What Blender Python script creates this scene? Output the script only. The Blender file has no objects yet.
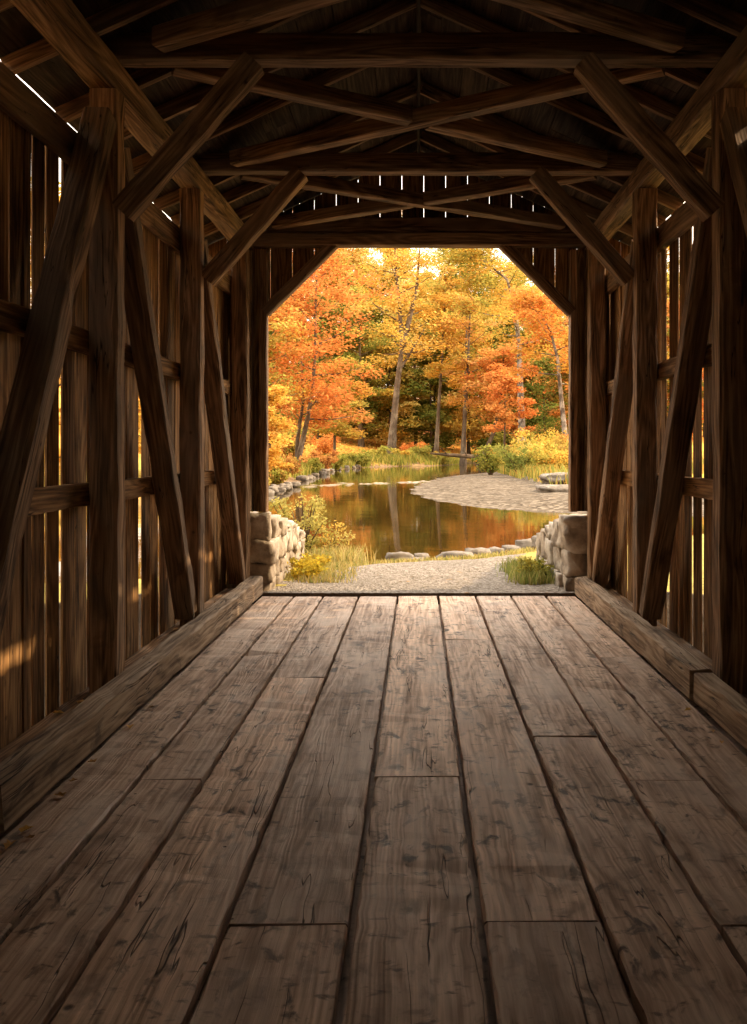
import bpy, math, random
import numpy as np
from mathutils import Vector, noise as mnoise

random.seed(7)
R = random.Random(11)
scene = bpy.context.scene
COL = scene.collection
ORD = ['zeroth', 'first', 'second', 'third', 'fourth', 'fifth', 'sixth', 'seventh', 'eighth', 'ninth', 'tenth',
       'eleventh', 'twelfth', 'thirteenth', 'fourteenth', 'fifteenth', 'sixteenth', 'seventeenth', 'eighteenth', 'nineteenth', 'twentieth',
       'twenty-first', 'twenty-second', 'twenty-third', 'twenty-fourth']

# ------------------------------------------------------------------ node helpers
class NT:
    def __init__(self, name):
        self.m = bpy.data.materials.new(name); self.m.use_nodes = True
        self.t = self.m.node_tree; self.t.nodes.clear()
        self.out = self.n('ShaderNodeOutputMaterial')
    def n(self, typ, **kw):
        nd = self.t.nodes.new(typ)
        for k, v in kw.items(): setattr(nd, k, v)
        return nd
    def link(self, a, b): self.t.links.new(a, b)
    def inp(self, sock, v):
        if hasattr(v, 'links') or isinstance(v, bpy.types.NodeSocket): self.link(v, sock)
        else: sock.default_value = v
    def uv(self): return self.n('ShaderNodeUVMap', uv_map='UVMap').outputs[0]
    def obj(self): return self.n('ShaderNodeTexCoord').outputs['Object']
    def pos(self): return self.n('ShaderNodeNewGeometry').outputs['Position']
    def attr(self, name): return self.n('ShaderNodeAttribute', attribute_name=name)
    def map(self, vec, sc):
        nd = self.n('ShaderNodeMapping'); self.link(vec, nd.inputs['Vector']); nd.inputs['Scale'].default_value = sc
        return nd.outputs[0]
    def noise(self, vec, scale=1.0, detail=4, rough=.55, dist=0.0):
        nd = self.n('ShaderNodeTexNoise'); self.link(vec, nd.inputs['Vector'])
        nd.inputs['Scale'].default_value = scale; nd.inputs['Detail'].default_value = detail
        nd.inputs['Roughness'].default_value = rough; nd.inputs['Distortion'].default_value = dist
        return nd.outputs['Fac']
    def vor(self, vec, scale=1.0, feature='F1', out='Distance'):
        nd = self.n('ShaderNodeTexVoronoi', feature=feature); self.link(vec, nd.inputs['Vector'])
        nd.inputs['Scale'].default_value = scale
        return nd.outputs[out]
    def math(self, op, a, b=0.0, c=0.0):
        nd = self.n('ShaderNodeMath', operation=op)
        self.inp(nd.inputs[0], a); self.inp(nd.inputs[1], b); self.inp(nd.inputs[2], c)
        return nd.outputs[0]
    def mr(self, v, a, b, c=0.0, d=1.0):
        nd = self.n('ShaderNodeMapRange'); nd.clamp = True; nd.interpolation_type = 'SMOOTHSTEP'
        self.inp(nd.inputs[0], v)
        for i, x in enumerate((a, b, c, d)): nd.inputs[i + 1].default_value = x
        return nd.outputs[0]
    def ramp(self, v, stops):
        nd = self.n('ShaderNodeValToRGB'); self.inp(nd.inputs[0], v); cr = nd.color_ramp
        while len(cr.elements) < len(stops): cr.elements.new(.5)
        for e, (p, c) in zip(cr.elements, stops): e.position = p; e.color = (*c, 1)
        return nd.outputs[0]
    def mix(self, f, a, b, mode='MIX'):
        nd = self.n('ShaderNodeMix', data_type='RGBA', blend_type=mode)
        self.inp(nd.inputs[0], f)
        for s, v in ((nd.inputs[6], a), (nd.inputs[7], b)):
            if isinstance(v, tuple): s.default_value = (*v, 1) if len(v) == 3 else v
            else: self.link(v, s)
        return nd.outputs[2]
    def bump(self, h, strength=.5, dist=.01):
        nd = self.n('ShaderNodeBump'); self.link(h, nd.inputs['Height'])
        nd.inputs['Strength'].default_value = strength; nd.inputs['Distance'].default_value = dist
        return nd.outputs[0]
    def bsdf(self, col, rough=.8, normal=None, spec=.3, **kw):
        nd = self.n('ShaderNodeBsdfPrincipled')
        if isinstance(col, tuple): nd.inputs['Base Color'].default_value = (*col, 1)
        else: self.link(col, nd.inputs['Base Color'])
        self.inp(nd.inputs['Roughness'], rough)
        nd.inputs['Specular IOR Level'].default_value = spec
        if normal is not None: self.link(normal, nd.inputs['Normal'])
        for k, v in kw.items(): nd.inputs[k].default_value = v
        self.link(nd.outputs[0], self.out.inputs[0])
        return nd

def wood(name, cd, cm, cl, stain=.6, stain_scale=3.0, crack=.010, dots=.6, bumps=.55, grey=None, rings=.35, rough=(.9, .68), spec=.25, spots=0.0, crackmap=(.75, 13)):
    t = NT(name); uv = t.uv()
    n1 = t.noise(t.map(uv, (1.8, 48, 1)), 1, 7, .65)
    n2 = t.noise(t.map(uv, (.8, 9, 1)), 1, 4, .6, .8)
    n3 = t.noise(t.map(uv, (.42, 4.2, 1)), 1, 2, .45, .3)
    ring = t.math('SINE', t.math('MULTIPLY', n3, 95.0))
    ring = t.math('MULTIPLY_ADD', ring, .5, .5)
    g = t.math('ADD', t.math('MULTIPLY', n1, .5), t.math('MULTIPLY', n2, .5))
    g2 = t.math('ADD', t.math('MULTIPLY', g, 1.0), t.math('MULTIPLY', t.math('SUBTRACT', ring, .5), rings * .3))
    col = t.ramp(g2, [(.36, cd), (.5, cm), (.64, cl)])
    # broad blotches and tone of each piece
    tone = t.attr('rnd').outputs['Fac']
    col = t.mix(1.0, col, t.ramp(tone, [(0, (.70, .68, .66)), (.5, (.95, .95, .95)), (1, (1.2, 1.17, 1.12))]), 'MULTIPLY')
    st = t.noise(t.map(uv, (stain_scale, stain_scale * 1.6, 1)), 1, 6, .62, .4)
    st = t.mr(st, .54, .70, 0, stain)
    col = t.mix(st, col, tuple(x * .32 for x in cd))
    lt = t.noise(t.map(uv, (stain_scale * .35, stain_scale * .9, 1)), 1, 3, .5)
    if spots:
        s1 = t.noise(t.map(uv, (8.5, 11, 1)), 1, 5, .6, .6); s2 = t.noise(t.map(uv, (1.3, 1.7, 1)), 1, 2)
        sp_ = t.math('MULTIPLY', t.mr(s1, .53, .66), t.mr(s2, .40, .58, .3, 1))
        s3 = t.noise(t.map(uv, (21, 9, 1)), 1, 4, .6, .4)
        sp_ = t.math('MAXIMUM', sp_, t.math('MULTIPLY', t.mr(s3, .575, .70), .8))
        col = t.mix(t.math('MULTIPLY', sp_, spots), col, tuple(x * .20 for x in cd))
    if grey: col = t.mix(t.mr(lt, .45, .68, 0, .65), col, grey)
    # drying cracks along the grain
    c1 = t.noise(t.map(uv, (*crackmap, 1)), 1, 3, .5)
    ck = t.mr(t.math('ABSOLUTE', t.math('SUBTRACT', c1, .5)), 0.0, crack, 1, 0)
    gate = t.mr(t.noise(t.map(uv, (1.1, 3.1, 1)), 1, 2), .5, .58)
    ck = t.math('MULTIPLY', ck, gate)
    col = t.mix(t.math('MULTIPLY', ck, .9), col, tuple(x * .15 for x in cd))
    # knots and old nail holes
    v = t.vor(t.map(uv, (1, 1, 1)), 2.3)
    kn = t.mr(v, .012, .05, 1, 0)
    v2 = t.vor(t.map(uv, (1, 1, 1)), 5.1)
    nl = t.mr(v2, .02, .045, 1, 0)
    d = t.math('MULTIPLY', t.math('MAXIMUM', kn, nl), dots)
    col = t.mix(d, col, tuple(x * .2 for x in cd))
    h = t.math('ADD', t.math('MULTIPLY', g, .8), t.math('MULTIPLY', ring, .12))
    h = t.math('SUBTRACT', h, t.math('MULTIPLY', ck, 1.3))
    h = t.math('SUBTRACT', h, t.math('MULTIPLY', d, .5))
    t.bsdf(col, t.mr(g, .3, .7, *rough), t.bump(h, bumps, .012), spec)
    return t.m

M = {}
M['floor'] = wood('worn_deck_planks', (.27, .160, .094), (.56, .37, .248), (.80, .57, .405), stain=.62, stain_scale=3.4, crack=.006, dots=.9, bumps=.8, grey=(.62, .47, .36), rough=(.72, .54), spec=.26, rings=.32, spots=.95, crackmap=(.55, 7.5))
M['timber'] = wood('old_brown_timber', (.052, .027, .012), (.21, .118, .058), (.43, .26, .14), stain=.55, stain_scale=2.2, crack=.012, dots=.5, bumps=.65, grey=(.20, .145, .10))
M['siding'] = wood('rough_siding_boards', (.057, .027, .009), (.22, .112, .04), (.45, .25, .10), stain=.6, stain_scale=2.0, crack=.008, dots=.5, bumps=.6)
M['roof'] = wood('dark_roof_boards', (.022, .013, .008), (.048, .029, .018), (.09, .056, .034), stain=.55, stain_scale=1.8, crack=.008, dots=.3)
M['curb'] = wood('bleached_curb_timber', (.13, .08, .045), (.35, .24, .148), (.54, .40, .27), stain=.72, stain_scale=3.2, crack=.02, dots=.7, bumps=.75)

# ------------------------------------------------------------------ mesh collection
class MB:
    def __init__(self):
        self.v = []; self.f = []; self.uv = []; self.r = []
    def timber(self, p0, p1, w, h, up=(0, 0, 1), ch=.012, seg=.25, jit=.004, rnd=None, warp=0.0):
        """squared timber p0->p1: w across, h along up; chamfered, worn edges"""
        p0 = Vector(p0); p1 = Vector(p1); ax = (p1 - p0); L = ax.length; ax.normalize()
        s = ax.cross(Vector(up)).normalized(); u = s.cross(ax).normalized()
        a, b = w / 2, h / 2; ch = min(ch, a * .45, b * .45)
        sec = [(-a + ch, -b), (a - ch, -b), (a, -b + ch), (a, b - ch), (a - ch, b), (-a + ch, b), (-a, b - ch), (-a, -b + ch)]
        per = [0.0]
        for i in range(8):
            x, y = sec[i], sec[(i + 1) % 8]; per.append(per[-1] + math.hypot(x[0] - y[0], x[1] - y[1]))
        n = max(1, int(math.ceil(L / seg)))
        ou, ov = R.uniform(0, 60), R.uniform(0, 60); rn = R.random() if rnd is None else rnd
        base = len(self.v); ph = R.uniform(0, 6.28); wp = R.uniform(-warp, warp); wq = R.uniform(-warp, warp)
        for k in range(n + 1):
            t = k / n; c = p0 + ax * (L * t)
            c = c + s * (wp * math.sin(math.pi * t)) + u * (wq * math.sin(math.pi * t))
            for j, (x, y) in enumerate(sec):
                jx = R.gauss(0, jit); jy = R.gauss(0, jit)
                if R.random() < .05: jx *= 2.2; jy *= 2.2
                x2 = x - math.copysign(abs(jx), x); y2 = y - math.copysign(abs(jy), y)
                self.v.append(tuple(c + s * x2 + u * y2))
        for k in range(n):
            for j in range(8):
                j2 = (j + 1) % 8
                self.f.append((base + k * 8 + j, base + (k + 1) * 8 + j, base + (k + 1) * 8 + j2, base + k * 8 + j2))
                u0, u1 = ou + L * k / n, ou + L * (k + 1) / n; v0, v1 = ov + per[j], ov + per[j + 1]
                self.uv += [(u0, v0), (u1, v0), (u1, v1), (u0, v1)]; self.r.append(rn)
        for k, fl in ((0, False), (n, True)):
            idx = [base + k * 8 + j for j in range(8)]
            uvs = [(ou + .6 * sec[j][0], ov + .6 * sec[j][1]) for j in range(8)]
            if fl: idx.reverse(); uvs.reverse()
            self.f.append(tuple(idx)); self.uv += uvs; self.r.append(rn * .7)
    def poly_prism(self, pts, y0, y1, grain=(0, 1)):
        """outline in X,Z extruded from y0 to y1; grain along Z"""
        ou, ov = R.uniform(0, 60), R.uniform(0, 60); rn = R.random(); b = len(self.v); n = len(pts)
        for y in (y0, y1):
            for x, z in pts: self.v.append((x, y, z))
        self.f.append(tuple(range(b, b + n))); self.uv += [(ou + z, ov + x) for x, z in pts]; self.r.append(rn)
        self.f.append(tuple(range(b + 2 * n - 1, b + n - 1, -1))); self.uv += [(ou + z, ov + x) for x, z in reversed(pts)]; self.r.append(rn)
        for i in range(n):
            j = (i + 1) % n
            self.f.append((b + j, b + i, b + n + i, b + n + j))
            self.uv += [(ou + pts[j][1], ov), (ou + pts[i][1], ov), (ou + pts[i][1], ov + .03), (ou + pts[j][1], ov + .03)]; self.r.append(rn)
    def box(self, a, b):
        (x0, y0, z0), (x1, y1, z1) = a, b; k = len(self.v)
        self.v += [(x0, y0, z0), (x1, y0, z0), (x1, y1, z0), (x0, y1, z0), (x0, y0, z1), (x1, y0, z1), (x1, y1, z1), (x0, y1, z1)]
        for q in ((0, 3, 2, 1), (4, 5, 6, 7), (0, 1, 5, 4), (1, 2, 6, 5), (2, 3, 7, 6), (3, 0, 4, 7)):
            self.f.append(tuple(k + i for i in q))
            self.uv += [(self.v[k + i][1], self.v[k + i][0] + self.v[k + i][2]) for i in q]; self.r.append(.3)
    def build(self, name, mat, parent=None, origin=None):
        o = Vector(origin) if origin is not None else (Vector(self.v[0]) if parent is None else Vector((0, 0, 0)))
        me = bpy.data.meshes.new(name)
        me.from_pydata([tuple(Vector(p) - o) for p in self.v], [], self.f)
        ul = me.uv_layers.new(name='UVMap'); ul.data.foreach_set('uv', np.array(self.uv, dtype=np.float32).ravel())
        at = me.attributes.new('rnd', 'FLOAT', 'FACE'); at.data.foreach_set('value', np.array(self.r, dtype=np.float32))
        me.materials.append(mat); me.update()
        ob = bpy.data.objects.new(name, me); COL.objects.link(ob); ob.location = o
        if parent is not None: ob.parent = parent
        return ob

def tag(o, label=None, cat=None, group=None, kind=None):
    if label: o['label'] = label
    if cat: o['category'] = cat
    if group: o['group'] = group
    if kind: o['kind'] = kind
    return o

def beam(name, p0, p1, w, h, label, cat, group=None, mat='timber', **kw):
    mb = MB(); mb.timber(p0, p1, w, h, **kw)
    mid = (Vector(p0) + Vector(p1)) / 2
    return tag(mb.build(name, M[mat], origin=mid), label, cat, group)

def np_mesh(name, verts, quads, mat, colors=None, parent=None, origin=(0, 0, 0), smooth=False):
    me = bpy.data.meshes.new(name); nv = len(verts); nf = len(quads); k = quads.shape[1]
    o = np.array(origin, dtype=np.float32)
    me.vertices.add(nv); me.vertices.foreach_set('co', (verts - o).astype(np.float32).ravel())
    me.loops.add(nf * k); me.loops.foreach_set('vertex_index', quads.astype(np.int32).ravel())
    me.polygons.add(nf); me.polygons.foreach_set('loop_start', np.arange(0, nf * k, k, dtype=np.int32))
    if smooth: me.polygons.foreach_set('use_smooth', np.ones(nf, dtype=bool))
    if colors is not None:
        at = me.attributes.new('tint', 'FLOAT_COLOR', 'FACE')
        at.data.foreach_set('color', np.concatenate([colors, np.ones((nf, 1))], 1).astype(np.float32).ravel())
    me.materials.append(mat); me.update(calc_edges=True); me.validate()
    ob = bpy.data.objects.new(name, me); COL.objects.link(ob)
    if parent is not None: ob.parent = parent
    else: ob.location = origin
    return ob

# ------------------------------------------------------------------ bridge dimensions (metres; camera 1.6 m above the deck at Y = 0)
CURB = 1.72; PIN = 1.875; POUT = 2.06; SID = 2.14
POSTS = [3.06, 4.97, 6.87, 8.77]
TIES = [3.12, 5.0, 7.02, 8.98]
PLZ0, PLZ1 = 3.85, 4.05
YB, YE = -20.0, 8.78
def roofz(x): return 5.03 - .455 * abs(x)

# floor
mb = MB()
seams = [-1.735, -1.37, -1.047, -.657, -.227, .214, .63, 1.017, 1.394, 1.735]
joints = [[2.72, -1.2], [3.90, 7.4, .2], [5.66, -.3], [2.71, -1.5], [3.93, -.4], [2.72, 6.77, -1.9], [4.49, .7], [3.89, 2.71, -2.], [1.6, 6.2]]
for i in range(9):
    ys = sorted([YB, YE + R.uniform(-.02, .02)] + joints[i] + [-5 + R.uniform(-.5, .5)])
    for k in range(len(ys) - 1):
        g = R.uniform(.006, .012); ge = .004
        z = R.uniform(-.006, .0)
        x0, x1 = seams[i] + g, seams[i + 1] - g
        mb.timber(((x0 + x1) / 2, ys[k] + ge, z - .035), ((x0 + x1) / 2, ys[k + 1] - ge, z - .035), x1 - x0, .07, ch=.006, seg=.09, jit=.0042)
mb.box((-2.2, YB, -.25), (2.2, YE - .05, -.085))
fl = mb.build('floor', M['floor'], origin=(0, 0, 0)); tag(fl, 'grey brown worn plank deck of the covered bridge', kind='structure')

# side sills behind the curbs
for s, nm in ((-1, 'left'), (1, 'right')):
    beam('sill_beam', (s * 2.008, YB, 0.0), (s * 2.008, YE, 0.0), .26, .17, 'dark sill timber lying behind the %s curb under the %s wall boards' % (nm, nm), 'sill beam', seg=.4)
# curbs
def curb(s, y0, y1, zt, x_in, label):
    w = 1.872 - x_in
    beam('curb_timber', (s * (x_in + w / 2), y0, zt / 2), (s * (x_in + w / 2), y1, zt / 2), w, zt, label, 'curb', 'curb timbers along the deck', mat='curb', ch=.012, seg=.16, jit=.006)
curb(-1, 3.32, 8.82, .215, 1.715, 'long bleached curb timber along the left edge of the deck, running to the portal')
curb(-1, YB, 3.30, .19, 1.745, 'lower curb timber at the left edge nearest the viewer, beyond the butt joint')
curb(1, 5.08, 8.82, .215, 1.72, 'bleached curb timber along the right edge of the deck, running to the portal')
curb(1, YB, 5.06, .195, 1.735, 'nearer curb timber on the right edge of the deck, in front of the butt joint')

# siding walls
def siding(s, name, holes):
    mb = MB(); y = YB
    hs = sorted(holes)
    while y < 9.05:
        w = R.uniform(.13, .24); g = R.choice([.001, .001, .002, .003, .004])
        y1 = y + w
        for hy, hw in hs:
            if y < hy < y1 + .05: y1 = hy - hw / 2; g = hw
        if y1 - y > .02:
            dx = R.uniform(-.004, .006); top = 3.60 + R.uniform(-.01, .01)
            la, lb = R.uniform(-.010, .010), R.uniform(-.010, .010)
            mb.timber((s * (2.157 + dx), (y + y1) / 2 + la, .012 + R.uniform(0, .02)), (s * (2.157 + dx), (y + y1) / 2 + lb, top), .017, y1 - y, up=(0, 1, 0), ch=.003, seg=.5, jit=.0022)
        y = y1 + g
    o = mb.build(name, M['siding'], origin=(s * 2.15, 0, 0)); tag(o, 'vertical brown board siding of the %s bridge wall with gaps of daylight' % name[5:], kind='structure')
siding(-1, 'wall_left', [(3.85, .014), (4.20, .008), (4.45, .010), (4.62, .040), (4.82, .036), (5.02, .012), (5.42, .020), (5.70, .012), (6.02, .02), (6.20, .075), (6.42, .014), (6.64, .045), (7.25, .03), (7.55, .05), (8.05, .025), (8.4, .03)])
siding(1, 'wall_right', [(4.45, .014), (4.8, .016), (5.35, .02), (5.7, .016), (6.07, .045), (6.30, .07), (6.62, .025), (6.92, .08), (7.1, .03), (7.5, .035), (7.9, .05), (8.25, .03), (8.6, .02)])

# rails (girts) along the siding
for s, nm in ((-1, 'left'), (1, 'right')):
    for z, h, what in ((1.32, .15, 'lower'), (2.28, .15, 'upper')):
        beam('wall_girt', (s * 2.10, YB, z), (s * 2.10, 9.0, z), .075, h, 'narrow %s rail nailed along the %s wall boards behind the posts' % (what, nm), 'rail', 'rails along the walls', seg=.3, ch=.008, mat='siding')
    beam('eave_rail', (s * 2.10, YB, 3.43), (s * 2.10, 9.0, 3.43), .075, .2, 'wide top rail of the %s wall just under the bright eave gap' % nm, 'rail', 'eave rails', seg=.3, ch=.008)
    beam('top_plate', (s * 1.967, YB, 3.95), (s * 1.967, 9.1, 3.95), .185, .2, 'heavy long plate timber resting on the %s posts below the rafters' % nm, 'beam', 'top plates', seg=.3, jit=.005, ch=.012)

# posts
for s, nm in ((-1, 'left'), (1, 'right')):
    for i, y in enumerate(POSTS):
        if i == 0: lab = 'upright post of the %s truss nearest the viewer, first before the deck butt joint' % nm
        else: lab = '%s post of the %s truss, %s from the portal' % (['', 'large dark', 'tall brown', 'narrow looking'][i], nm, ['', 'third', 'second', 'nearest'][i])
        beam('truss_post', (s * 1.9675, y + .085, .085), (s * 1.9675, y + .085, PLZ0), .185, .17, lab, 'post', 'truss posts', up=(0, 1, 0), seg=.22, jit=.006, ch=.014)

# diagonal braces in the trusses
for s, nm in ((-1, 'left'), (1, 'right')):
    def br(ya, za, yb, zb, th, lab):
        beam('diagonal_brace', (s * 1.965, ya, za), (s * 1.965, yb, zb), .176, th, lab, 'brace', 'diagonal truss braces', up=(0, 0, 1), seg=.22, jit=.005, ch=.012)
    br(4.94, 3.66, 3.31, .30, .15, 'thick %s truss brace leaning toward the viewer from the third post from the portal' % nm)
    br(5.17, 3.55, 6.78, .20, .13, '%s truss brace whose foot meets the second post from the portal' % nm)
    br(7.07, 3.45, 8.68, .18, .13, '%s truss brace in the last bay beside the portal' % nm)

# tie beams, knee braces, lateral braces
TL = ['zeroth', 'nearest', 'middle', 'farthest']
for i, y in enumerate(TIES):
    beam('tie_beam', (-2.05, y + .075, 4.135), (2.05, y + .075, 4.135), .15, .17, ['cross tie beam overhead just behind the viewer side of the frame', 'broad dark cross tie beam overhead, nearest of those seen, spanning wall to wall', 'cross tie beam overhead between the two crossed brace pairs', 'cross tie beam right above the portal header'][i], 'tie beam', 'cross tie beams', seg=.3, jit=.004)
for i, y in ((1, 5.02), (2, 7.03)):
    for s, nm in ((-1, 'left'), (1, 'right')):
        beam('knee_brace', (s * 1.855, y, 3.09), (s * 1.03, y, 4.03), .13, .15, '%s corner knee brace from the %s post up to the %s tie beam' % (nm, nm, 'nearest' if i == 1 else 'middle'), 'brace', 'knee braces', seg=.2, jit=.004, up=(0, 0, 1))
for i in range(3):
    ya, yb = TIES[i] + .225, TIES[i + 1] - .075
    what = ['closest to the viewer', 'between the nearest and middle tie beams', 'between the middle and farthest tie beams'][i]
    # continuous one, and the crossing one in two halves
    s = 1 if i < 2 else -1
    beam('lateral_brace', (s * 1.6, ya, 4.125), (-s * 1.6, yb, 4.125), .12, .13, 'unbroken roof brace crossing diagonally overhead, %s' % what, 'brace', 'crossed roof braces', seg=.3, jit=.004)
    p, q = Vector((-s * 1.6, ya, 4.125)), Vector((s * 1.6, yb, 4.125)); d = (q - p).normalized(); mid = (p + q) / 2
    beam('lateral_brace', p, mid - d * .08, .12, .13, 'short near half of the cut roof brace, %s' % what, 'brace', 'crossed roof braces', seg=.3, jit=.004)
    beam('lateral_brace', mid + d * .08, q, .12, .13, 'short far half of the cut roof brace, %s' % what, 'brace', 'crossed roof braces', seg=.3, jit=.004)

# rafters, ridge, roof
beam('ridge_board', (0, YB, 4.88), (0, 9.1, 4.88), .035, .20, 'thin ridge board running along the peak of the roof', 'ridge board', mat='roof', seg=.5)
ry = [2.72, 3.60, 4.20, 4.72, 5.42, 5.95, 6.52, 7.42, 7.95, 8.52]
for s, nm in ((-1, 'left'), (1, 'right')):
    for k, y in enumerate(ry):
        x0, x1 = .03, 2.44
        o = .062
        beam('rafter', (s * x0, y, roofz(x0) - o), (s * x1, y, roofz(x1) - o), .05, .11, '%s rafter from the portal on the %s slope of the dark roof' % (ORD[len(ry) - k], nm), 'rafter', 'rafters of the %s roof slope' % nm, mat='timber', seg=.4, jit=.003, ch=.004)
mb = MB()
for s in (-1, 1):
    x = 0.0
    while x < 2.40:
        w = R.uniform(.17, .26); x1 = x + w if x + w < 2.33 else 2.485; xm = (x + x1) / 2
        y = YB - .2
        while y < 9.2:
            y1 = min(y + R.uniform(2.2, 4.2), 9.25)
            L = (x1 - x) * 1.0986
            mb.timber((s * xm, y, roofz(xm) + .012 + R.uniform(0, .008)), (s * xm, y1 - .004, roofz(xm) + .012 + R.uniform(0, .008)), L - .004, .022, up=(s * .4142, 0, .91), ch=.003, seg=.15 if x1 > 2.45 else 1.2, jit=.005 if x1 > 2.45 else .001)
            y = y1
        x = x1
    a, b = roofz(0) + .045, roofz(2.482) + .045
    mb.poly_prism([(0, a), (s * 2.482, b), (s * 2.482, b + .03), (0, a + .03)] if s < 0 else [(0, a), (0, a + .03), (2.482, b + .03), (2.482, b)], YB - .3, 9.25)
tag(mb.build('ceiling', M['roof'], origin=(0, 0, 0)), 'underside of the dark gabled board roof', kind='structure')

# gable and portal boards
def portal(name, y0, y1, sill, label):
    mb = MB(); x = -2.44; pitch = .25
    while x < 2.42:
        xa, xb = x + .003, x + pitch - .003
        brk = sorted({xa, xb} | {b for b in (-1.72, -.97, 0.0, .97, 1.72) if xa < b < xb})
        def zb(q):
            a = abs(q)
            return 3.93 if a < .97 else (3.93 - (a - .97) if a < 1.72 else None)
        for a, b in zip(brk[:-1], brk[1:]):
            m = (a + b) / 2
            if abs(m) > 1.72: za = zb_ = sill
            else: za, zb_ = zb(a + (1e-5 if a < m else 0)) or 3.18, zb(b - 1e-5) or 3.18
            ta, tb = roofz(a) - .005, roofz(b) - .005
            if max(abs(a), abs(b)) > 2.19:
                za = zb_ = sill
            if min(ta - za, tb - zb_) > .02:
                mb.poly_prism([(a, za), (b, zb_), (b, tb), (a, ta)], y0, y1)
        x += pitch
    tag(mb.build(name, M['siding'], origin=(0, y0, 0)), label, kind='structure')
portal('wall_far', 9.13, 9.155, .90, 'dark vertical gable boards with thin slits of light around the far portal')
portal('wall_near', YB - .05, YB - .02, 0.0, 'vertical gable boards around the near portal')

# portal frame
for s, nm in ((-1, 'left'), (1, 'right')):
    beam('portal_jamb', (s * 1.75, 9.055, .905), (s * 1.75, 9.055, 3.85), .09, .13, 'slim %s jamb of the portal standing on the stone abutment' % nm, 'jamb', 'portal jambs', up=(0, 1, 0), seg=.2, jit=.003, ch=.008)
    beam('portal_corner_brace', (s * 1.73, 9.03, 3.15), (s * .93, 9.03, 3.95), .12, .12, 'slanting corner brace cutting the upper %s corner of the portal' % nm, 'brace', 'portal corner braces', up=(0, 0, 1), seg=.2, jit=.003)
    beam('portal_corner_post', (s * 1.97, 9.03, .92), (s * 1.97, 9.03, 3.84), .2, .12, 'dark corner post behind the last truss post at the %s of the portal' % nm, 'post', 'portal corner posts', up=(0, 1, 0), seg=.3, jit=.004)
beam('portal_header', (-1.86, 9.03, 3.965), (1.86, 9.03, 3.965), .16, .15, 'dark header beam across the top of the bright portal', 'beam', seg=.3, jit=.003)

# ------------------------------------------------------------------ outside: materials
def leaf_mat():
    t = NT('leaf_surface'); c = t.attr('tint').outputs['Color']
    d = t.n('ShaderNodeBsdfDiffuse'); t.link(c, d.inputs[0])
    tr = t.n('ShaderNodeBsdfTranslucent'); t.link(c, tr.inputs[0])
    mx = t.n('ShaderNodeMixShader'); mx.inputs[0].default_value = .45
    t.link(d.outputs[0], mx.inputs[1]); t.link(tr.outputs[0], mx.inputs[2]); t.link(mx.outputs[0], t.out.inputs[0])
    return t.m
M['leaf'] = leaf_mat()
def bark(name, a, b, sc=1.0):
    t = NT(name); p = t.obj()
    n = t.noise(t.map(p, (6 * sc, 6 * sc, 1.4 * sc)), 1, 6, .65); pt = t.noise(p, 1.1 * sc, 4, .6)
    col = t.mix(t.mr(pt, .42, .62), t.ramp(n, [(.3, tuple(x * .4 for x in a)), (.6, a)]), t.ramp(n, [(.3, tuple(x * .5 for x in b)), (.6, b)]))
    t.bsdf(col, .9, t.bump(n, .6, .05), .1); return t.m
M['bark_grey'] = bark('grey_bark', (.115, .08, .053), (.19, .145, .10))
M['bark_pale'] = bark('mottled_pale_bark', (.12, .092, .07), (.36, .305, .245), 1.4)
M['bark_dark'] = bark('dark_bark', (.10, .065, .035), (.15, .10, .06))
def stone_mat(name, a, b, c, sc=5):
    t = NT(name); p = t.obj()
    n = t.noise(p, sc, 8, .62); n2 = t.noise(p, sc * .35, 3, .5)
    col = t.ramp(n, [(.3, a), (.5, b), (.72, c)])
    col = t.mix(t.mr(n2, .42, .62, 0, .55), col, t.ramp(n, [(.35, tuple(x * .6 for x in a)), (.7, (b[0] * 1.05, b[1] * .92, b[2] * .72))]))
    tone = t.attr('rnd').outputs['Fac']
    t.bsdf(col, .9, t.bump(n, .8, .03), .2); return t.m
M['stone'] = stone_mat('rough_fieldstone', (.17, .13, .095), (.38, .31, .235), (.60, .52, .42), 6)
M['mortar'] = stone_mat('dark_mortar', (.05, .04, .03), (.11, .085, .06), (.17, .14, .10), 14)
M['rock'] = stone_mat('river_rock', (.09, .068, .05), (.18, .145, .11), (.31, .27, .22), 4)

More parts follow.
